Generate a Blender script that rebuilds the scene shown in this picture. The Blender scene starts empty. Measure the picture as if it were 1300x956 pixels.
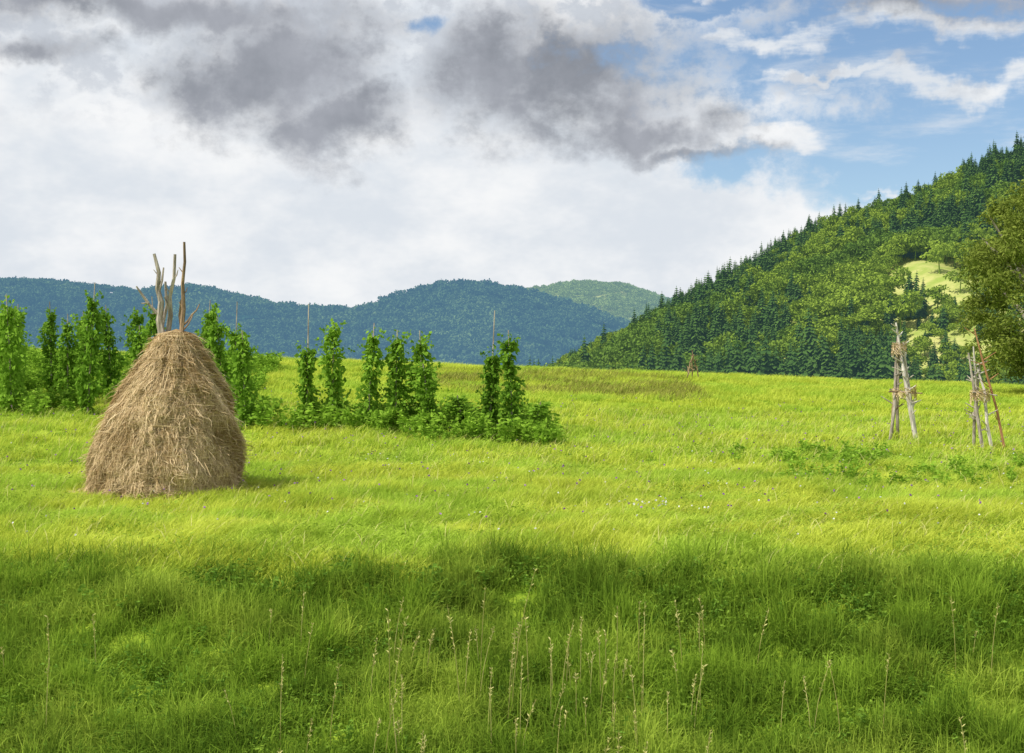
import bpy, math, random
import numpy as np
from mathutils import Vector
rng = np.random.default_rng(7)
random.seed(7)
CZ = 1.7   # camera height above the local ground
scene = bpy.context.scene
scene.view_settings.view_transform = 'Standard'
scene.view_settings.look = 'None'
scene.view_settings.exposure = 0

# ------------------------------------------------------------ noise
_tab = np.random.default_rng(3).random((256, 256))
def vnoise(x, y):
    x = np.asarray(x, float); y = np.asarray(y, float)
    xi = np.floor(x).astype(int); yi = np.floor(y).astype(int)
    fx = x - xi; fy = y - yi
    fx = fx*fx*(3-2*fx); fy = fy*fy*(3-2*fy)
    a = _tab[xi & 255, yi & 255]; b = _tab[(xi+1) & 255, yi & 255]
    c = _tab[xi & 255, (yi+1) & 255]; d = _tab[(xi+1) & 255, (yi+1) & 255]
    return (a*(1-fx)+b*fx)*(1-fy) + (c*(1-fx)+d*fx)*fy
def fbm(x, y, o=4):
    s = 0; a = 0.5; n = 0
    for i in range(o):
        s = s + a*vnoise(x*2**i+17*i, y*2**i+31*i); n += a; a *= 0.5
    return s/n
def sstep(a, b, x):
    t = np.clip((np.asarray(x, float)-a)/(b-a), 0, 1)
    return t*t*(3-2*t)

# ------------------------------------------------------------ terrain height
PD = [-400, -20, 0, 3, 8, 11, 13, 15, 17, 18.2, 19.4, 22, 27, 32, 36, 45, 55, 65, 72, 90, 140, 220, 20000]
PH = [-2.2, -1.7, -1.7, -1.9, -3.5, -4.05, -3.98, -3.65, -3.15, -2.76, -2.55, -2.42, -2.22, -1.95, -1.72, -1.08, -.35, .28, .35, -.6, -6, -14, -16]
def ground(x, y):
    x = np.asarray(x, float); y = np.asarray(y, float)
    edge = (fbm(x*0.22+5, x*0+3.3, 3)-0.5)*2.0
    w = sstep(9, 14, y)*(1-sstep(22, 27, y))
    h = np.interp(y+edge*w, PD, PH)
    xc = np.clip(x, -60, 60)
    h = h - 0.036*xc*sstep(28, 64, y)*(1-sstep(90, 200, y))
    h = h + (fbm(x*0.12, y*0.12)-0.5)*0.35*sstep(20, 40, y)*(1-0.6*sstep(45, 65, y))
    h = h + (fbm(x*0.9+9, y*0.9)-0.5)*0.22*sstep(9, 13, y)
    return h + CZ

# ------------------------------------------------------------ mesh helpers
def new_obj(name, verts, faces, mats, attrs=None, midx=None, smooth=False, link=True, loc=None):
    me = bpy.data.meshes.new(name)
    me.from_pydata(np.asarray(verts).tolist(), [], [tuple(f) for f in (faces.tolist() if isinstance(faces, np.ndarray) else faces)])
    for m in mats: me.materials.append(m)
    if midx is not None: me.polygons.foreach_set('material_index', np.asarray(midx, dtype=np.int32))
    if smooth: me.polygons.foreach_set('use_smooth', np.ones(len(me.polygons), dtype=bool))
    if attrs:
        for k, v in attrs.items():
            a = me.attributes.new(k, 'FLOAT', 'POINT'); a.data.foreach_set('value', np.asarray(v, dtype=np.float32))
    me.update()
    ob = bpy.data.objects.new(name, me)
    if loc is not None: ob.location = loc
    if link: scene.collection.objects.link(ob)
    return ob

class MB:
    def __init__(s): s.v=[]; s.f=[]; s.m=[]; s.r=[]; s.t=[]; s.n=0
    def add(s, v, f, m=0, r=None, t=None):
        v = np.asarray(v, float); k = len(v)
        s.v.append(v); s.f += [tuple(int(i)+s.n for i in q) for q in f]; s.m += [m]*len(f)
        s.r.append(np.broadcast_to(0.5 if r is None else r, (k,)).astype(float))
        s.t.append(np.broadcast_to(0.5 if t is None else t, (k,)).astype(float)); s.n += k
    def obj(s, name, mats, **kw):
        return new_obj(name, np.concatenate(s.v), s.f, mats, {'rnd': np.concatenate(s.r), 't': np.concatenate(s.t)}, s.m, **kw)
    def strips(s, P, W, S, m=0, r=None):
        N, K, _ = P.shape
        S = S/np.maximum(np.linalg.norm(S, axis=-1, keepdims=True), 1e-6)
        off = S[:, None, :]*W[:, :, None]*0.5
        V = np.stack([P-off, P+off], axis=2).reshape(-1, 3)
        b = (np.arange(N)*K*2)[:, None]+(np.arange(K-1)*2)[None]
        F = np.stack([b, b+1, b+3, b+2], axis=-1).reshape(-1, 4)
        if r is None: r = rng.random(N)
        R = np.repeat(r, K*2)
        T = np.tile(np.repeat(np.linspace(0, 1, K), 2), N)
        s.add(V, F.tolist(), m, R, T)
    def tube(s, pts, rad, n=7, m=0, r=None):
        pts = [Vector(p) for p in pts]; rings = []
        for i, p in enumerate(pts):
            d = (pts[min(i+1, len(pts)-1)]-pts[max(i-1, 0)]).normalized()
            a = d.cross(Vector((0.13, 1, 0.21))).normalized(); b = d.cross(a)
            for k in range(n):
                th = 2*math.pi*k/n
                rings.append(p+(a*math.cos(th)+b*math.sin(th))*rad[i]*(1+0.12*math.sin(3*th+i)))
        f = []
        for i in range(len(pts)-1):
            for k in range(n):
                f.append((i*n+k, i*n+(k+1) % n, (i+1)*n+(k+1) % n, (i+1)*n+k))
        f.append(tuple(range(n-1, -1, -1))); f.append(tuple((len(pts)-1)*n+k for k in range(n)))
        s.add([tuple(v) for v in rings], f, m, random.random() if r is None else r, 0.5)

def rdirs(n):
    v = rng.normal(size=(n, 3)); return v/np.linalg.norm(v, axis=1, keepdims=True)
def leaves(mb, C, D, L, W, m=0, r=None):
    N = len(C); S = np.cross(D, rdirs(N))
    droop = np.array([0, 0, -1.0])
    P = np.stack([C, C+D*L[:, None]*0.45, C+D*L[:, None]+droop*L[:, None]*0.15], axis=1)
    Wd = np.stack([W*0.25, W, W*0.1], axis=1)
    mb.strips(P, Wd, S, m, r)

def fast_strips(name, P, W, S, R, mat):
    """one big mesh of strips, real geometry"""
    n, K, _ = P.shape
    S = S/np.maximum(np.linalg.norm(S, axis=-1, keepdims=True), 1e-6)
    off = S[:, None, :]*W[:, :, None]*.5
    V = np.stack([P-off, P+off], axis=2).reshape(-1, 3).astype(np.float32)
    b = (np.arange(n, dtype=np.int32)*K*2)[:, None]+(np.arange(K-1, dtype=np.int32)*2)[None]
    F = np.stack([b, b+1, b+3, b+2], axis=-1).reshape(-1)
    me = bpy.data.meshes.new(name); nf = n*(K-1)
    me.vertices.add(len(V)); me.vertices.foreach_set('co', V.ravel())
    me.loops.add(nf*4); me.loops.foreach_set('vertex_index', F.astype(np.int32))
    me.polygons.add(nf); me.polygons.foreach_set('loop_start', np.arange(nf, dtype=np.int32)*4)
    a = me.attributes.new('rnd', 'FLOAT', 'POINT'); a.data.foreach_set('value', np.repeat(R, K*2).astype(np.float32))
    a = me.attributes.new('t', 'FLOAT', 'POINT'); a.data.foreach_set('value', np.tile(np.repeat(np.linspace(0, 1, K), 2), n).astype(np.float32))
    me.materials.append(mat); me.update(calc_edges=True)
    ob = bpy.data.objects.new(name, me); scene.collection.objects.link(ob); return ob

# ------------------------------------------------------------ materials
def nt(mat):
    mat.use_nodes = True; t = mat.node_tree; t.nodes.clear(); return t
def N(t, typ, **kw):
    n = t.nodes.new(typ)
    for k, v in kw.items(): setattr(n, k, v)
    return n
def setin(t, n, i, v):
    if isinstance(v, bpy.types.NodeSocket): t.links.new(v, n.inputs[i])
    elif v is not None: n.inputs[i].default_value = v
def MA(t, op, a, b=None, c=None, clamp=False):
    n = N(t, 'ShaderNodeMath', operation=op, use_clamp=clamp)
    setin(t, n, 0, a); setin(t, n, 1, b); setin(t, n, 2, c); return n.outputs[0]
def MIX(t, f, a, b):
    n = N(t, 'ShaderNodeMix', data_type='RGBA')
    setin(t, n, 0, f); setin(t, n, 6, a if isinstance(a, bpy.types.NodeSocket) else (*a, 1)); setin(t, n, 7, b if isinstance(b, bpy.types.NodeSocket) else (*b, 1))
    return n.outputs[2]
def NOI(t, vec, scale, detail=4, rough=0.55, off=(0, 0, 0), sc=(1, 1, 1), dim='3D'):
    mp = N(t, 'ShaderNodeMapping'); t.links.new(vec, mp.inputs[0]); mp.inputs['Location'].default_value = off; mp.inputs['Scale'].default_value = sc
    n = N(t, 'ShaderNodeTexNoise', noise_dimensions=dim); n.inputs['Scale'].default_value = scale; n.inputs['Detail'].default_value = detail
    n.inputs['Roughness'].default_value = rough
    t.links.new(mp.outputs[0], n.inputs['Vector']); return n.outputs['Fac']
def SM(t, v, a, b, lo=0.0, hi=1.0):
    n = N(t, 'ShaderNodeMapRange', interpolation_type='SMOOTHSTEP')
    setin(t, n, 0, v); n.inputs[1].default_value = a; n.inputs[2].default_value = b; n.inputs[3].default_value = lo; n.inputs[4].default_value = hi
    return n.outputs[0]

def foliage(name, dark, light, patch=None, pscale=0.3, trans=0.35, tipw=0.5, haze=None, patch_rng=(0.45, 0.6), inst=0.35, psc=(1, 1, 1)):
    mat = bpy.data.materials.new(name); t = nt(mat)
    geo = N(t, 'ShaderNodeNewGeometry')
    ar = N(t, 'ShaderNodeAttribute', attribute_name='rnd'); at = N(t, 'ShaderNodeAttribute', attribute_name='t')
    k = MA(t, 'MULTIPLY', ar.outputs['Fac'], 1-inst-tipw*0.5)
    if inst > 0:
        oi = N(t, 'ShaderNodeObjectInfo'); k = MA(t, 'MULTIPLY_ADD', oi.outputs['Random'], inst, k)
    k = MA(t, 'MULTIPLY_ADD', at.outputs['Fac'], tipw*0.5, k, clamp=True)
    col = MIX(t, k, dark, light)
    if patch:
        p = NOI(t, geo.outputs['Position'], pscale, 2, 0.6, sc=psc, dim='2D')
        pf = SM(t, p, *patch_rng)
        c2 = MIX(t, k, patch[0], patch[1])
        col = MIX(t, pf, col, c2)
    bs = N(t, 'ShaderNodeBsdfDiffuse'); t.links.new(col, bs.inputs[0])
    out = N(t, 'ShaderNodeOutputMaterial'); last = bs.outputs[0]
    if trans > 0:
        tr = N(t, 'ShaderNodeBsdfTranslucent'); t.links.new(col, tr.inputs[0])
        mx = N(t, 'ShaderNodeMixShader'); mx.inputs[0].default_value = trans
        t.links.new(last, mx.inputs[1]); t.links.new(tr.outputs[0], mx.inputs[2]); last = mx.outputs[0]
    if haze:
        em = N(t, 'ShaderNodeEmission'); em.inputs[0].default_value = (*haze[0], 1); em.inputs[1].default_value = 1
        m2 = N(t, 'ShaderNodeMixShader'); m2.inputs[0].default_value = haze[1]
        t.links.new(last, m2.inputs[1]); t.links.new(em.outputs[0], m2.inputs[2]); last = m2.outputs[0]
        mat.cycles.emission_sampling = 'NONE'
    t.links.new(last, out.inputs[0]); return mat
def wood(name, a, b):
    mat = bpy.data.materials.new(name); t = nt(mat)
    geo = N(t, 'ShaderNodeTexCoord')
    f = NOI(t, geo.outputs['Object'], 14, 4, 0.65, sc=(1, 1, 0.15)); f = SM(t, f, 0.35, 0.65)
    col = MIX(t, f, a, b)
    bs = N(t, 'ShaderNodeBsdfPrincipled'); t.links.new(col, bs.inputs['Base Color']); bs.inputs['Roughness'].default_value = 0.85
    bp = N(t, 'ShaderNodeBump'); bp.inputs[0].default_value = 0.6; bp.inputs[1].default_value = 0.02; t.links.new(f, bp.inputs['Height']); t.links.new(bp.outputs[0], bs.inputs['Normal'])
    o = N(t, 'ShaderNodeOutputMaterial'); t.links.new(bs.outputs[0], o.inputs[0]); return mat

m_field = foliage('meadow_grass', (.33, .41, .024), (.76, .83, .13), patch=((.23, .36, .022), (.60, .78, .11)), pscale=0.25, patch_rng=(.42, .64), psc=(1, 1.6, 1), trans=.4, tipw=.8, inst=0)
m_bank = foliage('bank_grass', (.036, .10, .008), (.34, .50, .05), patch=((.07, .145, .010), (.48, .61, .08)), pscale=0.55, patch_rng=(.45, .66), trans=.33, tipw=.8, inst=0)  # the bank's shade is put into this darker green, besides its lusher growth
m_herb = foliage('herb_leaves', (.05, .13, .010), (.32, .48, .06), trans=.3, inst=0)
m_herbf = foliage('meadow_herb_leaves', (.14, .24, .015), (.50, .66, .09), trans=.35, inst=0)
m_weed = foliage('broad_weed_leaves', (.07, .17, .02), (.28, .46, .06), trans=.3)
m_crop = foliage('crop_leaves', (.13, .27, .02), (.40, .61, .07), trans=.3)
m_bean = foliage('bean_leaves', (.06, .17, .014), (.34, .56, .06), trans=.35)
m_dry = foliage('dry_stems', (.36, .34, .09), (.70, .66, .28), trans=.0)
m_brown = foliage('dull_meadow', (.16, .18, .03), (.42, .40, .10), trans=.2)
m_straw = foliage('hay_strands', (.31, .205, .085), (.88, .70, .42), trans=.12, tipw=.2, inst=0)
m_white = foliage('white_petals', (.7, .7, .65), (.8, .8, .75), trans=.0)
m_purple = foliage('purple_petals', (.28, .12, .35), (.45, .25, .5), trans=.0)
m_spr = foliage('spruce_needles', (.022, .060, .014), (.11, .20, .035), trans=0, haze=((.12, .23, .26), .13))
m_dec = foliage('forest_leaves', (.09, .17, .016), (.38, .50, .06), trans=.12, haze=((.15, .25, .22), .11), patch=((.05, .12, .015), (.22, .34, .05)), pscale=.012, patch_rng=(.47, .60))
m_farA = foliage('far_forest_leaves', (.015, .07, .035), (.18, .29, .09), trans=0, haze=((.13, .27, .43), .58), patch=((.05, .13, .04), (.30, .42, .12)), pscale=.006, patch_rng=(.5, .66))  # cloud shade over the central mountain is put into these darker greens
m_farB = foliage('far_forest_leaves_lit', (.09, .20, .04), (.42, .53, .14), trans=0, haze=((.24, .39, .48), .50))  # lighter copy: sunlight on the farthest hill is put into the leaf colour
m_wil = foliage('willow_leaves', (.05, .085, .012), (.38, .45, .085), trans=.25)
m_gray = wood('weathered_wood', (.22, .18, .14), (.52, .45, .37))
m_brn = wood('brown_wood', (.16, .10, .055), (.42, .28, .16))
m_pale = wood('barkless_wood', (.45, .39, .32), (.74, .68, .6))
m_org = wood('orange_wood', (.32, .14, .06), (.54, .28, .13))

def ground_mat():
    mat = bpy.data.materials.new('meadow_ground'); t = nt(mat)
    geo = N(t, 'ShaderNodeNewGeometry')
    f = SM(t, NOI(t, geo.outputs['Position'], 2.5, 4, .65), .35, .65)
    c1 = MIX(t, f, (.11, .19, .014), (.32, .43, .04))
    bs = N(t, 'ShaderNodeBsdfDiffuse'); t.links.new(c1, bs.inputs[0])
    o = N(t, 'ShaderNodeOutputMaterial'); t.links.new(bs.outputs[0], o.inputs[0]); return mat
def hill_mat(name, a, b, sc, haze):
    mat = bpy.data.materials.new(name); t = nt(mat)
    geo = N(t, 'ShaderNodeNewGeometry')
    f = SM(t, NOI(t, geo.outputs['Position'], sc, 5, .7), .35, .65)
    col = MIX(t, f, a, b)
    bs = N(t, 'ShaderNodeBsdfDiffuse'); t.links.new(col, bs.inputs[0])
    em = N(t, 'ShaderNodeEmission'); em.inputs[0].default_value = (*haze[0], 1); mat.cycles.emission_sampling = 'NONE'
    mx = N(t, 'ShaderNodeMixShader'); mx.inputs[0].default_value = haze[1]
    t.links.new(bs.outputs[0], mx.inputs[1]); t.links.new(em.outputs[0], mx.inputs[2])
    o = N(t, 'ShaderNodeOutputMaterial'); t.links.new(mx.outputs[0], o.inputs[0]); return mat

# ------------------------------------------------------------ ground sheet
xs = np.sinh(np.linspace(-7.2, 7.2, 361))*6.0
ys = np.concatenate([np.linspace(-300, 8, 20), np.arange(8.25, 30, .3), np.arange(30, 75, .6), np.geomspace(76, 12000, 60)])
def grid(xs, ys, hf):
    X, Y = np.meshgrid(xs, ys); Z = hf(X, Y)
    V = np.stack([X, Y, Z], -1).reshape(-1, 3); nx = len(xs); ny = len(ys)
    b = (np.arange(ny-1)*nx)[:, None]+np.arange(nx-1)[None]
    F = np.stack([b, b+1, b+nx+1, b+nx], -1).reshape(-1, 4)
    return V, F
V, F = grid(xs, ys, ground)
new_obj('ground', V, F, [ground_mat()], smooth=True)

# ------------------------------------------------------------ hills
def imgx(px, D): return (np.asarray(px, float)-650)/1805*D
def ridge_fn(px, py, D, tree):
    X = imgx(px, D); H = (478-np.asarray(py, float))/1805*D - tree
    return lambda x: np.interp(x, X, H)
def hill_fn(px, py, D, y0, tree, namp, nsc, foot=-18, seed=0, p=1.0):
    R = ridge_fn(px, py, D, tree)
    def f(x, y):
        t = np.clip((y-y0)/(D-y0), 0, 1); s = t**p; s = s*.75+.25*(t*t*(3-2*t))
        back = sstep(D, D+(D-y0)*1.3, y)
        r = R(x)
        n = (fbm(x*nsc+seed, y*nsc*.45+seed)-.5)*2*namp*np.sin(np.pi*np.clip(t, 0, 1))
        return CZ+foot+(r-foot)*s*(1-back)+n*sstep(0, 40, r-foot)
    return f
near_px = [560, 640, 680, 700, 760, 830, 900, 960, 1020, 1080, 1130, 1200, 1250, 1300, 1400, 1600, 1900]
near_py = [510, 490, 476, 466, 434, 398, 364, 332, 293, 267, 253, 226, 202, 182, 150, 110, 90]
hN = hill_fn(near_px, near_py, 750, 350, 9, 17, .012, foot=-16, p=1.05)
cen_px = [-300, 100, 250, 330, 400, 450, 500, 560, 600, 660, 720, 760, 800, 850, 950, 1100, 1500]
cen_py = [520, 470, 430, 410, 405, 394, 373, 359, 357, 366, 382, 395, 412, 430, 450, 470, 500]
hC = hill_fn(cen_px, cen_py, 2000, 1250, 12, 75, .0055, foot=-20, seed=4, p=.9)
lef_px = [-900, -500, -200, 0, 60, 150, 250, 330, 400, 500, 600, 900, 1500]
lef_py = [330, 335, 348, 356, 356, 366, 386, 396, 406, 419, 424, 440, 470]
hL = hill_fn(lef_px, lef_py, 2700, 1500, 12, 85, .004, foot=-20, seed=9, p=.8)
far_px = [300, 500, 600, 680, 730, 780, 840, 900, 1100, 1500, 2000]
far_py = [430, 390, 375, 366, 358, 362, 373, 380, 385, 350, 330]
hF = hill_fn(far_px, far_py, 3600, 2400, 12, 50, .004, foot=-20, seed=13, p=.8)
for nm, hf, x0, x1, y0, y1, nx, ny, mt in [
    ('forested_hill', hN, -60, 700, 345, 1250, 160, 160, hill_mat('hill_meadow', (.30, .38, .08), (.52, .50, .18), .08, ((.16, .24, .18), .08))),
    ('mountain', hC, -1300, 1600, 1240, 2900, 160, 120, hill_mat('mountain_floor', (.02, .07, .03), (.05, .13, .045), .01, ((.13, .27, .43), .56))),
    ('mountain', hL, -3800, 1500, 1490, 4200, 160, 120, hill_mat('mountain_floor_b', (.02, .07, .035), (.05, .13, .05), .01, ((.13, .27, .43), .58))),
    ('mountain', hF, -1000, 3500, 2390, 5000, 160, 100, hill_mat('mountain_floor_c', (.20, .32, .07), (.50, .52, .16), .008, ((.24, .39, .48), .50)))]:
    V, F = grid(np.linspace(x0, x1, nx), np.linspace(y0, y1, ny), hf)
    new_obj(nm, V, F, [mt], smooth=True)

# ------------------------------------------------------------ instancing
def source(name, mbs, mats):
    col = bpy.data.collections.new(name)
    for i, mb in enumerate(mbs):
        ob = mb.obj(f'{name}_src_{i:02d}', mats, link=False); col.objects.link(ob)
    return col
def scatter(name, col, P, R, S, I):
    n = len(P)
    me = bpy.data.meshes.new(name); me.vertices.add(n); me.vertices.foreach_set('co', np.asarray(P, np.float32).ravel())
    a = me.attributes.new('rot', 'FLOAT_VECTOR', 'POINT'); a.data.foreach_set('vector', np.asarray(R, np.float32).ravel())
    a = me.attributes.new('scl', 'FLOAT_VECTOR', 'POINT'); a.data.foreach_set('vector', np.asarray(S, np.float32).ravel())
    a = me.attributes.new('idx', 'INT', 'POINT'); a.data.foreach_set('value', np.asarray(I, np.int32))
    ob = bpy.data.objects.new(name, me); scene.collection.objects.link(ob)
    g = bpy.data.node_groups.new(name+'_nodes', 'GeometryNodeTree')
    g.interface.new_socket('Geometry', in_out='INPUT', socket_type='NodeSocketGeometry')
    g.interface.new_socket('Geometry', in_out='OUTPUT', socket_type='NodeSocketGeometry')
    gi = g.nodes.new('NodeGroupInput'); go = g.nodes.new('NodeGroupOutput')
    ci = g.nodes.new('GeometryNodeCollectionInfo'); ci.inputs[0].default_value = col; ci.inputs[1].default_value = True; ci.inputs[2].default_value = True
    ip = g.nodes.new('GeometryNodeInstanceOnPoints')
    def na(nm, dt):
        q = g.nodes.new('GeometryNodeInputNamedAttribute'); q.data_type = dt; q.inputs[0].default_value = nm
        return [o for o in q.outputs if o.enabled and o.name == 'Attribute'][0]
    e = g.nodes.new('FunctionNodeEulerToRotation')
    g.links.new(na('rot', 'FLOAT_VECTOR'), e.inputs[0])
    g.links.new(gi.outputs[0], ip.inputs['Points']); g.links.new(ci.outputs[0], ip.inputs['Instance'])
    ip.inputs['Pick Instance'].default_value = True
    g.links.new(na('idx', 'INT'), ip.inputs['Instance Index'])
    g.links.new(e.outputs[0], ip.inputs['Rotation']); g.links.new(na('scl', 'FLOAT_VECTOR'), ip.inputs['Scale'])
    g.links.new(ip.outputs[0], go.inputs[0])
    md = ob.modifiers.new('scatter', 'NODES'); md.node_group = g
    return ob

# ---- tree sources
def spruce(h=20, wd=.22):
    mb = MB(); mb.tube([(0, 0, -1), (0, 0, h*.6), (0, 0, h)], [h*.016, h*.009, .03], 5, 0, 0.1)
    L = 20
    for i in range(L):
        f = i/(L-1); z = h*(.06+.91*f); rr = h*wd*(1-f)**.66*rng.uniform(.8, 1.12)+.3
        n = 11 if f < .7 else 8
        a = rng.random()*6.28+np.arange(n)*2*np.pi/n+rng.normal(0, .2, n); r = rr*rng.uniform(.55, 1.15, n)
        d = np.stack([np.cos(a), np.sin(a), np.zeros(n)], 1)
        P = np.stack([np.tile([0, 0, z+.25], (n, 1)), d*r[:, None]*.55+[0, 0, z-.12*rr], d*r[:, None]+np.array([0, 0, z-.42*rr])], 1)
        W = np.stack([r*.15, r*.62, r*.08], 1)
        mb.strips(P, W, np.stack([-np.sin(a), np.cos(a), rng.normal(0, .35, n)], 1), 0, rng.random(n)*.8)
    return mb
def broad(h=12, nq=900, q=.8, w=.42):
    mb = MB(); mb.tube([(0, 0, -1), (.1, 0, h*.3), (0, 0.1, h*.7)], [h*.022, h*.016, h*.006], 6, 0, 0.05)
    nl = 11
    cs = rng.normal(0, 1, (nl, 3)); cs /= np.linalg.norm(cs, axis=1, keepdims=True)
    cs = cs*np.array([w*.45*h, w*.45*h, h*.24])*rng.uniform(.5, 1, (nl, 1))+[0, 0, h*.56]
    rr = h*rng.uniform(.14, .23, nl)
    k = rng.integers(0, nl, nq); d = rdirs(nq); d[:, 2] = np.abs(d[:, 2])*.9+d[:, 2]*.1-.1
    C = cs[k]+d*(rr[k]*rng.uniform(.75, 1.08, nq))[:, None]
    D = rdirs(nq)+d*.3; D /= np.linalg.norm(D, axis=1, keepdims=True)
    L = q*rng.uniform(.6, 1.3, nq)
    lob = rng.random(nl)
    leaves(mb, C, D, L, L*.8, 0, np.clip(lob[k]*.5+rng.random(nq)*.5, 0, 1))
    return mb
S_spr = source('spruce_tree', [spruce(h, w) for h, w in ((20, .2), (21, .19), (16, .27), (18, .24))], [m_spr])
S_dec = source('broadleaf_tree', [broad(12, 800, .85, rng.uniform(.75, .95)) for _ in range(4)], [m_dec])
S_farA = source('far_tree', [broad(14, 160, 2.4, 1.0) for _ in range(3)]+[broad(15, 130, 2.2, .6)], [m_farA])
S_farB = source('far_lit_tree', [broad(14, 160, 2.4, 1.0) for _ in range(3)], [m_farB])

def rots(n, tilt=.04): return np.stack([rng.normal(0, tilt, n), rng.normal(0, tilt, n), rng.random(n)*6.28], 1)
n = 7500
x = rng.uniform(-40, 430, n); y = rng.uniform(352, 800, n)
ok = (np.abs(x) < .42*y+30)
def clearing(x, y): return ((x-164)/22)**2+((y-550)/38)**2 + (fbm(x*.05, y*.05)-.5)*1.2
ok &= (clearing(x, y) > 1) | (rng.random(n) < .05)
x = x[ok]; y = y[ok]; n = len(x)
u = x/y
sp = fbm(x*.022+3, y*.014+8, 3)+.18*(y < 460)*sstep(.11, .15, u)*(1-sstep(.27, .31, u))-.22*(u < .115)+.06*(y > 660)*(u > .17)-.10*(y > 470)*(y < 640)
is_s = (sp+rng.normal(0, .10, n)) > .50
z = hN(x, y)
s = rng.uniform(.55, 1.10, n)*np.where((y < 430) & (u > .15) & (u < .27), 1.25, 1)*np.where(y > 700, .82, 1); s *= np.where((y < 510) & (np.abs(x-148) < 28) & (y > 430), .55, 1)
for msk, col, nm in [(is_s, S_spr, 'spruce_forest'), (~is_s, S_dec, 'broadleaf_forest')]:
    k = msk.sum(); sc = s[msk]*(1.0 if nm[0] == 's' else 1.15)
    scatter(nm, col, np.stack([x, y, z], 1)[msk], rots(k), np.stack([sc*rng.uniform(.95, 1.3, k), sc, sc*rng.uniform(.75, 1.1, k)], 1), rng.integers(0, 4, k))
def farf(nm, hf, x0, x1, y0, y1, n, col, D, k4, gap=None, smax=1.25):
    x = rng.uniform(x0, x1, n); y = rng.uniform(y0, y1, n)
    ok = np.abs(x) < .42*y+60
    if gap is not None: ok &= gap(x, y)
    x = x[ok]; y = y[ok]; m = len(x); s = rng.uniform(.65, smax, m)
    scatter(nm, col, np.stack([x, y, hf(x, y)], 1), rots(m), np.stack([s, s, s], 1), rng.integers(0, k4, m))
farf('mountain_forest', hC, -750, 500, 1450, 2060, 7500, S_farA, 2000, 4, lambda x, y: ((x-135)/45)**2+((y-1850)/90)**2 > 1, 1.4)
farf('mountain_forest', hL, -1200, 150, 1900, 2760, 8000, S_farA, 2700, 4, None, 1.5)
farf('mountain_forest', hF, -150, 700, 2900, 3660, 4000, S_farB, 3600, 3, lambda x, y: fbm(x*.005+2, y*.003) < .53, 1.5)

# ------------------------------------------------------------ grass as real blades
def area_pts(n, y0, y1, half=.385, pad=1.0):
    u = rng.random(n); y = np.sqrt(y0*y0+u*(y1*y1-y0*y0)); x = rng.uniform(-1, 1, n)*(half*y+pad); return x, y
def edge_y(x): return 18.75-(fbm(x*0.22+5, x*0+3.3, 3)-0.5)*2.0+(fbm(x*1.1, x*0+8, 2)-.5)*1.6
def off_hay(x, y): return (x+6.55)**2+(y-27)**2 > 1.33**2
def blades(name, x, y, h, w, K, mat, wind, spread, rbias=0.0, pn=.5, pamp=1.1):
    """wind: mean lean towards +x; spread: random lean"""
    n = len(x); z = ground(x, y)-.03
    gust = fbm(x*.35+40, y*.8+11, 3)
    az = rng.normal(0, 1, n)*(1.25 if wind > 0 else 3.0)
    ln = h*np.clip(wind*(.3+1.6*gust)+np.abs(rng.normal(0, spread, n)), .03, 1.3)
    d = np.stack([np.cos(az), np.sin(az)], 1); ts = np.linspace(0, 1, K)
    P = np.empty((n, K, 3)); P[:, :, 0] = x[:, None]+(d[:, 0]*ln)[:, None]*ts**2; P[:, :, 1] = y[:, None]+(d[:, 1]*ln)[:, None]*ts**2
    P[:, :, 2] = z[:, None]+h[:, None]*ts*(1-.45*np.clip(ln/h, 0, 1)[:, None]*ts**2)
    W = (w*rng.uniform(.6, 1.35, n))[:, None]*np.interp(ts, [0, .45, .8, 1], [.8, 1, .6, .12])[None]
    a = rng.random(n)*6.28
    R = np.clip(rng.random(n)*.75+(fbm(x*pn*2+3, y*pn*2.4+5, 3)-.5)*pamp+.12+rbias, 0, 1)
    return fast_strips(name, P, W, np.stack([np.cos(a), np.sin(a), np.zeros(n)], 1), R, mat)
def clump(n, nc, y0, y1, sig, pad=1.0):
    cx, cy = area_pts(nc, y0, y1, pad=pad); k = rng.integers(0, nc, n)
    return cx[k]+rng.normal(0, sig, n), cy[k]+rng.normal(0, sig, n), k
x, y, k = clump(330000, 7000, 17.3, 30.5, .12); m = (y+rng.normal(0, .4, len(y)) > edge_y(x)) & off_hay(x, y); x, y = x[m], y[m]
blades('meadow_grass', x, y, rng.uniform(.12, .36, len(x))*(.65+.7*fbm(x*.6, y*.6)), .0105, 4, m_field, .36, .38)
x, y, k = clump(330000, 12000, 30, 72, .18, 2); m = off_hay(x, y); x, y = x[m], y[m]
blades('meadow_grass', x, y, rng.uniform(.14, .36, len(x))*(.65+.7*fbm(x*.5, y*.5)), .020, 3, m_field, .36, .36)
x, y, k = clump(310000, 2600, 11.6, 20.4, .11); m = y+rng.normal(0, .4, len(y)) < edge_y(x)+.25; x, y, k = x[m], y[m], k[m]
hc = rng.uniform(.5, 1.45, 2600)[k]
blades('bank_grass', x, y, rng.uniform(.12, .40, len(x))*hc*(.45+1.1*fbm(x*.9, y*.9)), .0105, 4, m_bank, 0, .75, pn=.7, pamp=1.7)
x, y = area_pts(10000, 18.5, 45); m = (y > edge_y(x)) & off_hay(x, y); x, y = x[m], y[m]
blades('flowering_grass_stems', x, y, rng.uniform(.32, .52, len(x)), .009, 4, m_dry, .4, .25)
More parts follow.
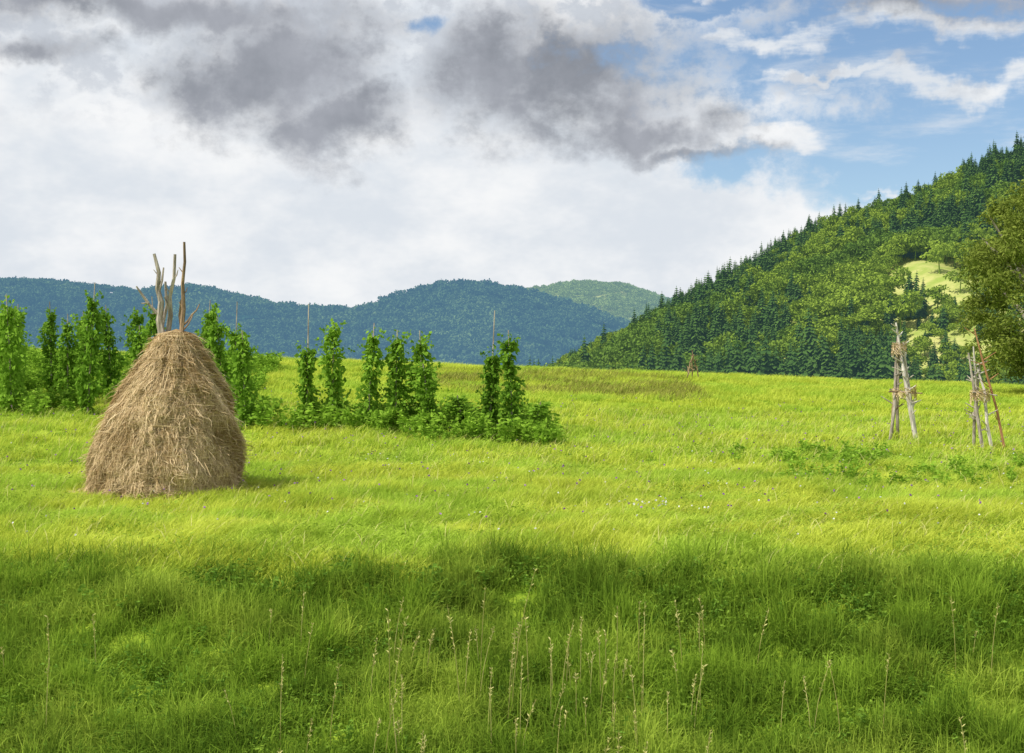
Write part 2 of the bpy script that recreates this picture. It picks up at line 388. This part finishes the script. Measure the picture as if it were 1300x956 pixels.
def herbs(name, x, y, hmin, hmax, lmin, lmax, mat):
    n = len(x); z = ground(x, y)+rng.uniform(hmin, hmax, n)
    C = np.stack([x, y, z], 1); D = rdirs(n); D[:, 2] = np.abs(D[:, 2])*.6; D /= np.linalg.norm(D, axis=1, keepdims=True)
    L = rng.uniform(lmin, lmax, n)[:, None]; P = np.stack([C, C+D*L*.5, C+D*L-[0, 0, .008]], 1)
    W = L*np.array([[.12, .38, .06]]); S = np.cross(D, rdirs(n)*[.5, .5, 1])
    fast_strips(name, P, W, S, np.clip(rng.random(n)*.7+(fbm(x*1.3, y*1.3, 3)-.5)*1.2+.2, 0, 1), mat)
x, y = area_pts(95000, 11.8, 20); m = (y < edge_y(x)+.2) & (fbm(x*1.1+7, y*1.1, 3)+rng.normal(0, .06, len(x)) > .53); x, y = x[m], y[m]
herbs('bank_herbs', x, y, .02, .19, .03, .075, m_herb)
x, y = area_pts(100000, 18, 34); m = (y > edge_y(x)) & off_hay(x, y) & (fbm(x*.7+7, y*.9, 3)+rng.normal(0, .05, len(x)) > .57); x, y = x[m], y[m]
herbs('meadow_herbs', x, y, .05, .22, .03, .075, m_herbf)

def weedclump(nl, R, h, L, wide=.55):
    mb = MB()
    ns = max(4, nl//12); a = rng.random(ns)*6.28; r = R*np.sqrt(rng.random(ns))
    base = np.stack([np.cos(a)*r*.4, np.sin(a)*r*.4, np.zeros(ns)], 1); top = np.stack([np.cos(a)*r, np.sin(a)*r, h*rng.uniform(.6, 1, ns)], 1)
    mb.strips(np.stack([base, (base+top)/2+[0, 0, .03], top], 1), np.full((ns, 3), .008), rdirs(ns)*[1, 1, 0], 0)
    k = rng.integers(0, ns, nl); f = rng.uniform(.2, 1, nl)[:, None]
    C = base[k]*(1-f)+top[k]*f; D = rdirs(nl); D[:, 2] = np.abs(D[:, 2])*.4; D /= np.linalg.norm(D, axis=1, keepdims=True)
    l = L*rng.uniform(.6, 1.3, nl); leaves(mb, C, D, l, l*wide, 0)
    return mb
S_weed = source('weed', [weedclump(60, .22, .26, .05, .45) for _ in range(4)], [m_weed])
S_cabb = source('leafy_plant', [weedclump(120, .35, .6, .12, .5) for _ in range(4)], [m_crop])
def put(name, col, x, y, smin, smax, k):
    n = len(x); s = rng.uniform(smin, smax, n); z = ground(x, y)
    return scatter(name, col, np.stack([x, y, z], 1), rots(n, .08), np.stack([s, s, s], 1), rng.integers(0, k, n))
x, y = area_pts(1400, 11.5, 20.0); k = (y < edge_y(x)) & (fbm(x*.8, y*.8)+rng.normal(0, .06, len(x)) > .54)
put('bank_weeds', S_weed, x[k], y[k], .5, 1.2, 4)
x, y = area_pts(60000, 50, 64); k = (x > -3.5) & (x < 7.0+(y-50)*.05) & (fbm(x*.3, y*.5+3)+rng.normal(0, .05, len(x)) > .47); x, y = x[k], y[k]
blades('dry_meadow_strip', x, y, rng.uniform(.22, .5, len(x)), .022, 3, m_brown, .4, .25)

x = rng.normal(7.4, .9, 50); y = rng.normal(31.5, .9, 50)
xb = rng.uniform(5, 12.5, 75); yb = 29+(12.5-xb)*-.15+rng.normal(0, .9, 75)
put('meadow_weeds', S_cabb, np.concatenate([x, xb]), np.concatenate([y, yb]), .35, .68, 4)
x, y = rng.uniform(-7.5, 1.6, 520), rng.uniform(35.8, 40.5, 520); k = (x < 1.2-(y-34.6)*.05) & (y > 36.6-.16*(x+3)+(x < -2.6)*1.6) & (fbm(x*.8, y*.8) > .50)
xl, yl = rng.uniform(-24, -6.5, 1700), rng.uniform(41, 62, 1700); kl = (xl > -.42*yl) & (xl < -7.8-(yl-40)*.10) & (fbm(xl*.35, yl*.35) > .40)
put('garden_crops', S_cabb, np.concatenate([x[k], xl[kl]]), np.concatenate([y[k], yl[kl]]), .4, 1.35, 4)

# ------------------------------------------------------------ climbing bean plants on poles
def bean(h, w, pole, n=1000):
    mb = MB()
    lean = rng.normal(0, .05, 2); ph = rng.random(4)*6.28
    mb.tube([(0, 0, -.3), (lean[0]*.5*pole, lean[1]*.5*pole, pole*.5), (lean[0]*pole, lean[1]*pole, pole)], [.028, .022, .014], 6, 1)
    f = rng.random(n)**1.05; a = rng.random(n)*6.28
    prof = w*(.80+.22*np.sin(f*5+ph[0])+.24*np.sin(f*13+ph[1]))*(1.12-f**2*.45)
    bump = .2+1.4*fbm(a*1.1+rng.random()*50, f*9+rng.random()*30, 3)
    r = prof*bump*rng.uniform(.2, 1.2, n)
    keep = fbm(a*1.5+60, f*12, 2) > .33
    C = np.stack([np.cos(a)*r+lean[0]*f*h+.06*np.sin(f*7+ph[2]), np.sin(a)*r+lean[1]*f*h, f*h+.02], 1)
    D = np.stack([np.cos(a), np.sin(a), rng.normal(-.3, .5, n)], 1)+rdirs(n)*.6; D /= np.linalg.norm(D, axis=1, keepdims=True)
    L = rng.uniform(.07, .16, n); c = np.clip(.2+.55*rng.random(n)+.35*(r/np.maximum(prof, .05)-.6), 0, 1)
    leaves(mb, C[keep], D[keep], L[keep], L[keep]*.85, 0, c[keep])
    for i in range(40):
        top = i < 7; ff0 = 1 if top else rng.uniform(.05, .97)
        b = np.array([lean[0]*h*ff0, lean[1]*h*ff0, h*.93*ff0]); aa = rng.random()*6.28
        d = rdirs(1)[0]*[.5, .5, .2]+[0, 0, .55] if top else np.array([math.cos(aa), math.sin(aa), rng.uniform(-.4, .8)])*rng.uniform(.35, .8)*(w/.3)
        q = np.stack([b, b+d*.3, b+d*.55+[0.04, 0, 0]])[None]; mb.strips(q, np.array([[.012, .01, .006]]), rdirs(1), 0)
        m = 12; ff = rng.random(m)[:, None]; Cc = b+d*.7*ff+rdirs(m)*.05; Ll = rng.uniform(.06, .13, m); leaves(mb, Cc, rdirs(m), Ll, Ll*.8, 0)
    return mb
BM = [(2.3, .29, 2.6), (2.6, .30, 2.95), (2.1, .27, 3.05), (2.45, .33, 2.7), (2.65, .26, 3.1), (1.95, .25, 3.2), (2.4, .36, 2.8), (2.5, .26, 2.9)]
bsrc = [bean(h, w, p).obj('bean_plant_mesh', [m_bean, m_gray], link=False).data for (h, w, p) in BM]
beans = [(-5.70, 39.5, 5, 1.08), (-7.35, 39.3, 0, 1.05), (-4.98, 39.5, 3, 1.10), (-3.98, 39, 7, 1.03), (-3.2, 39, 0, 1.08), (-2.42, 39.2, 6, .98), (-2.15, 38.2, 3, .72),
         (-.62, 39, 5, 1.05), (.03, 38.6, 1, .98), (-8.3, 41, 1, 1.0), (-14.75, 42, 6, 1.24), (-12.4, 41.5, 4, 1.25), (-11.9, 45.5, 3, 1.1), (-15.5, 43.5, 3, 1.12), (-13.5, 43.2, 7, 1.0), (-16.2, 44.8, 6, 1.1), (-13.2, 47, 1, 1.05), (-15.2, 47, 4, 1.0),
         (-10.4, 42, 4, 1.12), (-9.3, 43, 1, 1.15), (-8.7, 44.5, 2, 1.1), (-14.0, 46.5, 0, 1.1), (-16.4, 46.5, 3, 1.05), (-13.4, 44, 3, .9), (-9.9, 46, 0, 1.1), (-17.5, 50, 1, 1.0), (-1.25, 38, 3, .4), (.55, 37.8, 3, .35), (-11.3, 43.5, 0, 1.0)]
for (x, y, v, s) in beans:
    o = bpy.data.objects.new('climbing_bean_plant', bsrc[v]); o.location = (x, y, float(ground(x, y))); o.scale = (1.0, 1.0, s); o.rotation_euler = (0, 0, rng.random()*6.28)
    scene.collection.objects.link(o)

# ------------------------------------------------------------ haystack
hx, hy = -6.63, 27.0
hz = float(min(ground(hx+dx, hy+dy) for dx in (-1.4, 0, 1.4) for dy in (-1.4, 0, 1.4)))-.06
HT = 3.24
def hrad(z): return np.interp(z, [-.2, 0, .15, .6, 1.0, 1.6, 2.1, 2.5, 2.8, 3.0, 3.14, HT], [1.38, 1.40, 1.44, 1.45, 1.39, 1.20, .96, .70, .52, .42, .30, .0])
def hcen(z): return np.interp(z, [0, 1.6, 3.1], [0, .11, .26])
def hnoise(a, z): return (fbm(np.cos(a)*2.2+5, np.sin(a)*2.2+z*1.6+9, 4)-.5)*.32+(fbm(np.cos(a)*7+5, np.sin(a)*7+z*4, 2)-.5)*.12
hay = MB(); na, nz = 72, 44
A, Z = np.meshgrid(np.arange(na)*2*np.pi/na, np.linspace(-.2, HT, nz))
Rr = np.maximum(hrad(Z)+hnoise(A, Z)*np.clip(hrad(Z)/.6, 0, 1)-.04, 0.0)
V = np.stack([np.cos(A)*Rr+hcen(Z), np.sin(A)*Rr, Z], -1).reshape(-1, 3)
Fc = [(j*na+i, j*na+(i+1) % na, (j+1)*na+(i+1) % na, (j+1)*na+i) for j in range(nz-1) for i in range(na)]
hay.add(V, Fc, 0, .12, 0)
ns = 42000; K = 5
a0 = rng.random(ns)*6.28; z0 = (HT-.04)*(1-rng.random(ns)**1.0)
z0 = np.where(rng.random(ns) < hrad(z0)/1.49+.25, z0, rng.random(ns)*1.8)
ln = rng.uniform(.08, .36, ns); sd = rng.normal(0, .75, ns); ss = np.linspace(0, 1, K)
zz = z0[:, None]-ln[:, None]*ss*np.clip(1-np.abs(sd), .1, 1)[:, None]
zz = np.maximum(zz, -.08)
aa = a0[:, None]+(sd*ln)[:, None]*ss/np.maximum(hrad(zz), .3)+rng.normal(0, .02, (ns, 1))*np.sin(ss*3.1)
lift = (rng.uniform(0, .05, ns)+.15*(rng.random(ns) < .07)*rng.random(ns))[:, None]*np.array([.15, .6, 1, 1.15, 1.4])
rr = np.maximum(hrad(zz)+hnoise(aa, zz)*np.clip(hrad(zz)/.6, 0, 1)-.02+lift, .02)
P = np.stack([np.cos(aa)*rr+hcen(zz), np.sin(aa)*rr, zz], -1)
side = np.stack([-np.sin(a0), np.cos(a0), rng.normal(0, .6, ns)], 1)
clumpn = fbm(a0*3.2+3, z0*1.6, 3)
W = rng.uniform(.006, .015, ns)[:, None]*np.array([.7, 1, 1, .8, .4])
hay.strips(P, W, side, 0, np.clip(.15+.66*rng.random(ns)+(clumpn-.5)*1.3, 0, 1))
nf = 1500; a = rng.random(nf)*6.28; r = rng.uniform(1.35, 1.7, nf); b = np.stack([np.cos(a)*r, np.sin(a)*r, np.full(nf, .06)+rng.uniform(0, .15, nf)], 1)
d = rdirs(nf)*[1, 1, .25]; hay.strips(np.stack([b, b+d*.12, b+d*.22], 1), np.full((nf, 3), .010), rdirs(nf), 0)
def stake(mb, pts, r0, r1, m, stubs=()):
    n = len(pts); mb.tube(pts, list(np.linspace(r0, r1, n)), 8, m)
    for (p, q, r) in stubs: mb.tube([p, ((p[0]+q[0])/2+.015, (p[1]+q[1])/2, (p[2]+q[2])/2-.02), q], [r, r*.8, r*.5], 6, m)
stake(hay, [(.05, 0, 1.5), (.02, -.05, 3.0), (-.05, -.05, 3.4), (-.02, -.05, 3.75), (-.09, -.05, 4.0), (-.06, -.05, 4.3), (-.15, -.05, 4.66)], .085, .028, 1,
      [((-.04, -.05, 3.48), (-.27, -.09, 3.74), .042), ((-.25, -.09, 3.72), (-.47, -.12, 4.04), .032), ((-.06, -.05, 3.95), (.03, -.05, 4.4), .03), ((-.27, -.08, 3.76), (-.39, -.08, 3.72), .018), ((-.07, -.05, 4.25), (-.16, -.05, 4.36), .014), ((-.03, -.05, 3.6), (-.2, -.05, 3.52), .018)])
stake(hay, [(.15, .1, 2.0), (.07, .1, 3.1), (.13, .07, 3.5), (.12, .05, 3.85), (.20, .05, 4.2), (.22, .05, 4.66)], .06, .026, 1, [((.12, .08, 3.6), (.02, .05, 3.85), .022), ((.2, .05, 4.2), (.29, 0, 4.36), .016), ((.13, .05, 3.9), (.04, .05, 4.06), .014)])
stake(hay, [(.36, -.1, 2.0), (.37, -.1, 3.1), (.42, -.1, 3.6), (.40, -.1, 4.1), (.44, -.1, 4.5), (.43, -.1, 4.88)], .05, .022, 2, [((.41, -.1, 3.9), (.49, -.1, 4.02), .013), ((.41, -.1, 4.3), (.33, -.1, 4.4), .013), ((.41, -.1, 3.6), (.33, -.1, 3.75), .013)])
stake(hay, [(.30, .1, 2.2), (.36, .1, 3.1), (.30, .12, 3.5), (.33, .12, 3.8)], .042, .026, 2, [((.34, .1, 3.3), (.52, .1, 3.5), .024), ((.52, .1, 3.5), (.68, .1, 3.72), .017), ((.35, .1, 3.2), (.56, .05, 3.5), .018)])
stake(hay, [(.0, .2, 2.2), (-.06, .2, 3.3), (.03, .2, 3.7), (.0, .2, 4.15)], .042, .022, 1)
hay.obj('haystack', [m_straw, m_gray, m_brn], loc=(hx, hy, hz))

# ------------------------------------------------------------ hay drying racks
def rack(name, x, y, poles, wisps, xtra=()):
    mb = MB()
    for (b, tp, r, m, nst) in poles:
        b = np.array(b, float); tp = np.array(tp, float); m1 = b*.65+tp*.35+rng.normal(0, .03, 3); m2 = b*.3+tp*.7+rng.normal(0, .03, 3)
        mb.tube([b, m1, m2, tp], [r, r*.88, r*.75, r*.45], 7, m)
        for i in range(nst):
            f = rng.uniform(.2, .97); p = b*(1-f)+tp*f; a = rng.random()*6.28
            d = np.array([math.cos(a), math.sin(a)*.6, rng.uniform(.25, .8)])*rng.uniform(.12, .36)
            mb.tube([p, p+d*.5, p+d], [r*.45, r*.36, r*.2], 5, m)
    for (p, q, r, m) in xtra: mb.tube([p, q], [r, r*.8], 6, m)
    for (c, R, n, h) in wisps:
        a = rng.random(n)*6.28; P0 = np.stack([np.cos(a)*R, np.sin(a)*R, rng.uniform(-h, h, n)], 1)+c
        t = np.stack([-np.sin(a), np.cos(a), rng.normal(-.3, .4, n)], 1)*.14
        mb.strips(np.stack([P0-t, P0+[0, 0, .02], P0+t-[0, 0, .08]], 1), np.full((n, 3), .014), rdirs(n), 3)
    return mb.obj(name, [m_gray, m_brn, m_pale, m_straw, m_org], loc=(x, y, float(ground(x, y))))
rack('hay_drying_rack', 10.25, 37.2,
     [((-.42, -.2, -.1), (-.16, 0, 2.75), .045, 0, 8), ((.22, -.35, -.1), (-.22, -.05, 3.05), .05, 2, 12), ((-.05, .4, -.1), (-.14, 0, 2.6), .045, 0, 4),
      ((.36, .1, -.1), (-.02, 0, 2.55), .05, 2, 13), ((-.22, .35, -.1), (-.05, .1, 2.4), .035, 1, 4)],
     [((-.14, -.05, 2.4), .15, 90, .10), ((0, -.05, 1.25), .28, 130, .06)],
     [((-.45, -.22, 1.25), (.42, -.22, 1.2), .022, 1), ((-.32, .2, 1.3), (.35, .12, 1.18), .022, 0)])
rack('hay_drying_rack', 11.35, 34.3,
     [((-.06, -.25, -.1), (-.34, 0, 2.35), .042, 0, 9), ((.08, .2, -.1), (-.22, 0, 2.5), .04, 2, 10), ((.52, -.1, -.1), (-.22, -.05, 2.95), .032, 4, 7), ((-.1, .35, -.1), (-.05, .05, 2.1), .04, 0, 5),
      ((.18, -.2, -.1), (-.12, .05, 2.0), .042, 2, 8)],
     [((-.08, -.05, 1.35), .20, 120, .09)],
     [((-.3, -.2, 1.4), (.3, -.15, 1.32), .02, 0)])
rack('hay_drying_rack', 8.0, 63,
     [((-.3, -.1, -.1), (.05, 0, 1.1), .03, 1, 3), ((.3, .1, -.1), (-.03, 0, 1.3), .03, 1, 3), ((0, .3, -.1), (0, 0, 1.2), .03, 1, 3)], [((0, 0, .5), .2, 20, .1)])

# ------------------------------------------------------------ willow at right
def willow():
    mb = MB()
    mb.tube([(0, 0, -.5), (.1, 0, 1.5), (0, .1, 3.2)], [.42, .34, .26], 10, 1)
    for i in range(13):
        a = i*2.4; f = rng.uniform(.45, .95); e = np.array([math.cos(a)*3.1*f, math.sin(a)*3.1*f, rng.uniform(3.2, 8.2)])
        b = np.array([0, 0, rng.uniform(1.2, 3.2)]); mid = (b+e)/2+np.array([0, 0, .5]); mb.tube([b, mid, e], [.17, .10, .03], 6, 1)
    nc = 400
    d = rdirs(nc); rad = rng.uniform(.45, 1.0, nc)**.6
    lob = .70+.66*fbm(d[:, 0]*2.4+7, d[:, 2]*2.4+d[:, 1]*1.7+3, 3)
    C0 = d*(rad*lob)[:, None]*np.array([3.9, 3.9, 4.2])+[0, 0, 4.6]
    C0 = C0[C0[:, 2] > .2]
    nc = len(C0); br = rng.random(nc); cr = rng.uniform(.28, .62, nc)
    per = 120; k = np.repeat(np.arange(nc), per); n = len(k)
    off = rdirs(n)*(rng.random(n)**.5)[:, None]*cr[k][:, None]*[1, 1, .8]
    C = C0[k]+off; D = rdirs(n)*[1, 1, .6]+off*.8+[0, 0, -.1]; D /= np.linalg.norm(D, axis=1, keepdims=True)
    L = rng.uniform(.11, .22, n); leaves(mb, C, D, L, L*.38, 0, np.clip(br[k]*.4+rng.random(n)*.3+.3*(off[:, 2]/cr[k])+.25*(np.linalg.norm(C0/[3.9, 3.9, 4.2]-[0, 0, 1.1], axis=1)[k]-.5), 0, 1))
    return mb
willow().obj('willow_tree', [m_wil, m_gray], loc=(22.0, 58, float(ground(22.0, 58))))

# ------------------------------------------------------------ dry stalks and flowers in the bank
ds = MB()
def stalk(x, y, h, kind):
    z = float(ground(x, y)); lx, ly = rng.normal(.05, .09, 2)
    b = np.array([x, y, z]); ts = np.linspace(0, 1, 5)
    P = b+np.stack([lx*h*ts**2, ly*h*ts**2, h*ts], 1); r = rng.random()
    for sdv in ([1, 0, 0.], [0, 1, 0.]): ds.strips(P[None], np.array([[.009, .008, .007, .006, .004]]), np.array([sdv]), 0, np.array([r]))
    n = 26 if kind else 14
    f = rng.uniform(.62 if kind else .8, 1, n); C = np.stack([np.interp(f, ts, P[:, i]) for i in range(3)], 1)
    D = rdirs(n)*[1, 1, .3]+[0, 0, .9]; D /= np.linalg.norm(D, axis=1, keepdims=True); L = rng.uniform(.02, .055, n); leaves(ds, C, D, L, L*.3, 0)
for i in range(90):
    y = rng.uniform(13.0, 16.5); x = rng.normal(.3, 1.3) if i < 62 else rng.uniform(-.38, .38)*y
    stalk(x, y, rng.uniform(.45, .95), i % 2)
stalk(-.0, 15.2, 1.6, 1); stalk(-.55, 15, 1.25, 1); stalk(-.35, 15.6, 1.3, 0); stalk(1.4, 15.2, 1.2, 1); stalk(-1.25, 14.6, 1.3, 1)
ds.obj('dry_grass_stalks', [m_dry])
fl = MB()
def flowers(x, y, hgt, sz, m):
    n = len(x); z = ground(x, y)+hgt
    for j in range(3):
        D = rdirs(n)*[1, 1, .4]; D /= np.linalg.norm(D, axis=1, keepdims=True); C = np.stack([x, y, z], 1)-D*sz/2
        leaves(fl, C, D, np.full(n, sz), np.full(n, sz*.8), m)
x, y = rng.normal(2.5, .4, 26), rng.normal(23.5, .4, 26); flowers(x, y, .28, .04, 0)
x, y = area_pts(130, 20, 34); flowers(x, y, rng.uniform(.22, .32, 130), .035, 0)
x, y = area_pts(600, 22, 48); flowers(x, y, rng.uniform(.22, .36, 600), .045, 1)
fl.obj('wildflowers', [m_white, m_purple])

# ------------------------------------------------------------ world: Nishita sky with clouds
sun_dir = Vector((-.80, -.40, 0)).normalized(); elev = math.radians(54)
sdv = Vector((sun_dir.x*math.cos(elev), sun_dir.y*math.cos(elev), math.sin(elev)))
w = bpy.data.worlds.new('World'); scene.world = w; w.use_nodes = True; t = w.node_tree; t.nodes.clear()
sky = N(t, 'ShaderNodeTexSky', sky_type='NISHITA'); sky.sun_disc = False; sky.sun_elevation = elev; sky.sun_rotation = math.atan2(sun_dir.x, sun_dir.y)
sky.air_density = 1.0; sky.dust_density = .2; sky.ozone_density = 3.0
tc = N(t, 'ShaderNodeTexCoord'); sx = N(t, 'ShaderNodeSeparateXYZ'); t.links.new(tc.outputs['Generated'], sx.inputs[0])
az = MA(t, 'ARCTAN2', sx.outputs[0], sx.outputs[1])
el = MA(t, 'ARCSINE', sx.outputs[2])
cb = N(t, 'ShaderNodeCombineXYZ'); t.links.new(az, cb.inputs[0]); t.links.new(el, cb.inputs[1]); P0 = cb.outputs[0]
nA = NOI(t, P0, 9, 6, .60, off=(3.1, 1.7, 0), dim='2D'); nB = NOI(t, P0, 9, 6, .60, off=(8.1, 5.7, 2), dim='2D')
wx = MA(t, 'MULTIPLY_ADD', MA(t, 'SUBTRACT', nA, .5), .10, az); wy = MA(t, 'MULTIPLY_ADD', MA(t, 'SUBTRACT', nB, .5), .08, el)
cw = N(t, 'ShaderNodeCombineXYZ'); t.links.new(wx, cw.inputs[0]); t.links.new(wy, cw.inputs[1]); PW = cw.outputs[0]
def blobs(lst):
    """soft union of elliptical cloud masses given by direction (azimuth, elevation)"""
    r = None
    for (px, py, rx, ry, pen) in lst:
        ca = math.atan((px-650)/1805); ce = math.atan((478-py)/1805*math.cos(ca))
        v = N(t, 'ShaderNodeVectorMath', operation='MULTIPLY_ADD'); t.links.new(PW, v.inputs[0])
        v.inputs[1].default_value = (1805/rx, 1805/ry, 0); v.inputs[2].default_value = (-ca*1805/rx, -ce*1805/ry, pen)
        l = N(t, 'ShaderNodeVectorMath', operation='LENGTH'); t.links.new(v.outputs[0], l.inputs[0]); d = l.outputs['Value']
        r = d if r is None else MA(t, 'MINIMUM', r, d)
    return MA(t, 'SUBTRACT', 1.35, r)
fine = NOI(t, P0, 26, 7, .62, sc=(1, 1.3, 1), dim='2D'); finec = MA(t, 'SUBTRACT', fine, .5)
streak = NOI(t, P0, 9, 6, .6, sc=(1, 4.5, 1), off=(1, 4, 0), dim='2D'); strc = MA(t, 'SUBTRACT', streak, .5)
B = blobs([(1140, 190, 210, 75, 0), (1260, 170, 190, 110, 0), (1150, 60, 330, 70, 0), (925, 215, 75, 40, .5), (900, 10, 130, 20, .4), (530, 15, 45, 25, .55)])
blue = SM(t, MA(t, 'MULTIPLY_ADD', finec, 1.5, B), .1, .85)
hi = SM(t, MA(t, 'MULTIPLY_ADD', MA(t, 'SUBTRACT', nA, .5), .5, el), .32, .55)
blue = MA(t, 'MAXIMUM', blue, MA(t, 'MULTIPLY', hi, SM(t, nB, .42, .56)))
C = blobs([(1230, 100, 210, 18, 0), (1050, 95, 120, 10, 0), (1145, 232, 50, 7, 0), (970, 178, 85, 18, 0), (950, 55, 150, 18, 0), (1180, 30, 150, 18, 0)])
cir = SM(t, MA(t, 'MULTIPLY_ADD', strc, 3.4, C), .1, 1.3)
cir = MA(t, 'MAXIMUM', cir, SM(t, streak, .45, .75, 0, .6))
cover = MA(t, 'MAXIMUM', MA(t, 'SUBTRACT', 1.0, blue), cir)
G = blobs([(350, 80, 95, 84, 0), (430, 145, 100, 50, 0), (290, 108, 80, 42, .2), (640, 80, 88, 72, 0), (745, 110, 122, 72, 0), (800, 165, 95, 32, .1), (885, 198, 75, 16, .3), (180, 0, 280, 30, .15), (60, 60, 90, 20, .7), (1190, -5, 190, 28, .15)])
grey = SM(t, MA(t, 'MULTIPLY_ADD', finec, 1.9, G), -.25, 1.05)
wtex = SM(t, NOI(t, P0, 7, 5, .62, sc=(1, 1.8, 1), off=(6, 2, 1), dim='2D'), .32, .68)
white = MIX(t, wtex, (.72, .77, .83), (.93, .94, .95))
up = SM(t, el, .15, .22); wt2 = SM(t, fine, .36, .54)
white = MIX(t, MA(t, 'MULTIPLY', up, MA(t, 'SUBTRACT', 1.0, wt2)), white, (.60, .64, .70))
gcol = MIX(t, SM(t, nB, .3, .7), (.25, .27, .31), (.40, .42, .47))
ccol = MIX(t, grey, white, gcol)
bg1 = N(t, 'ShaderNodeBackground'); t.links.new(sky.outputs[0], bg1.inputs[0]); bg1.inputs[1].default_value = .125
bg2 = N(t, 'ShaderNodeBackground'); t.links.new(ccol, bg2.inputs[0]); bg2.inputs[1].default_value = 1.0
ms = N(t, 'ShaderNodeMixShader'); t.links.new(cover, ms.inputs[0]); t.links.new(bg1.outputs[0], ms.inputs[1]); t.links.new(bg2.outputs[0], ms.inputs[2])
wo = N(t, 'ShaderNodeOutputWorld'); t.links.new(ms.outputs[0], wo.inputs[0])
w.cycles.sampling_method = 'MANUAL'; w.cycles.sample_map_resolution = 512

# ------------------------------------------------------------ sun + camera
ld = bpy.data.lights.new('sun', 'SUN'); ld.energy = 4.8; ld.angle = math.radians(.6); ld.color = (1, .95, .86)
lo = bpy.data.objects.new('sun', ld); lo.rotation_euler = sdv.to_track_quat('Z', 'Y').to_euler(); lo.location = (0, 0, 50); scene.collection.objects.link(lo)
cd = bpy.data.cameras.new('camera'); cd.lens = 50; cd.sensor_width = 36; cd.clip_end = 30000; cd.clip_start = .1
co = bpy.data.objects.new('camera', cd); co.location = (0, 0, CZ); co.rotation_euler = (math.radians(90), 0, 0); scene.collection.objects.link(co)
scene.camera = co
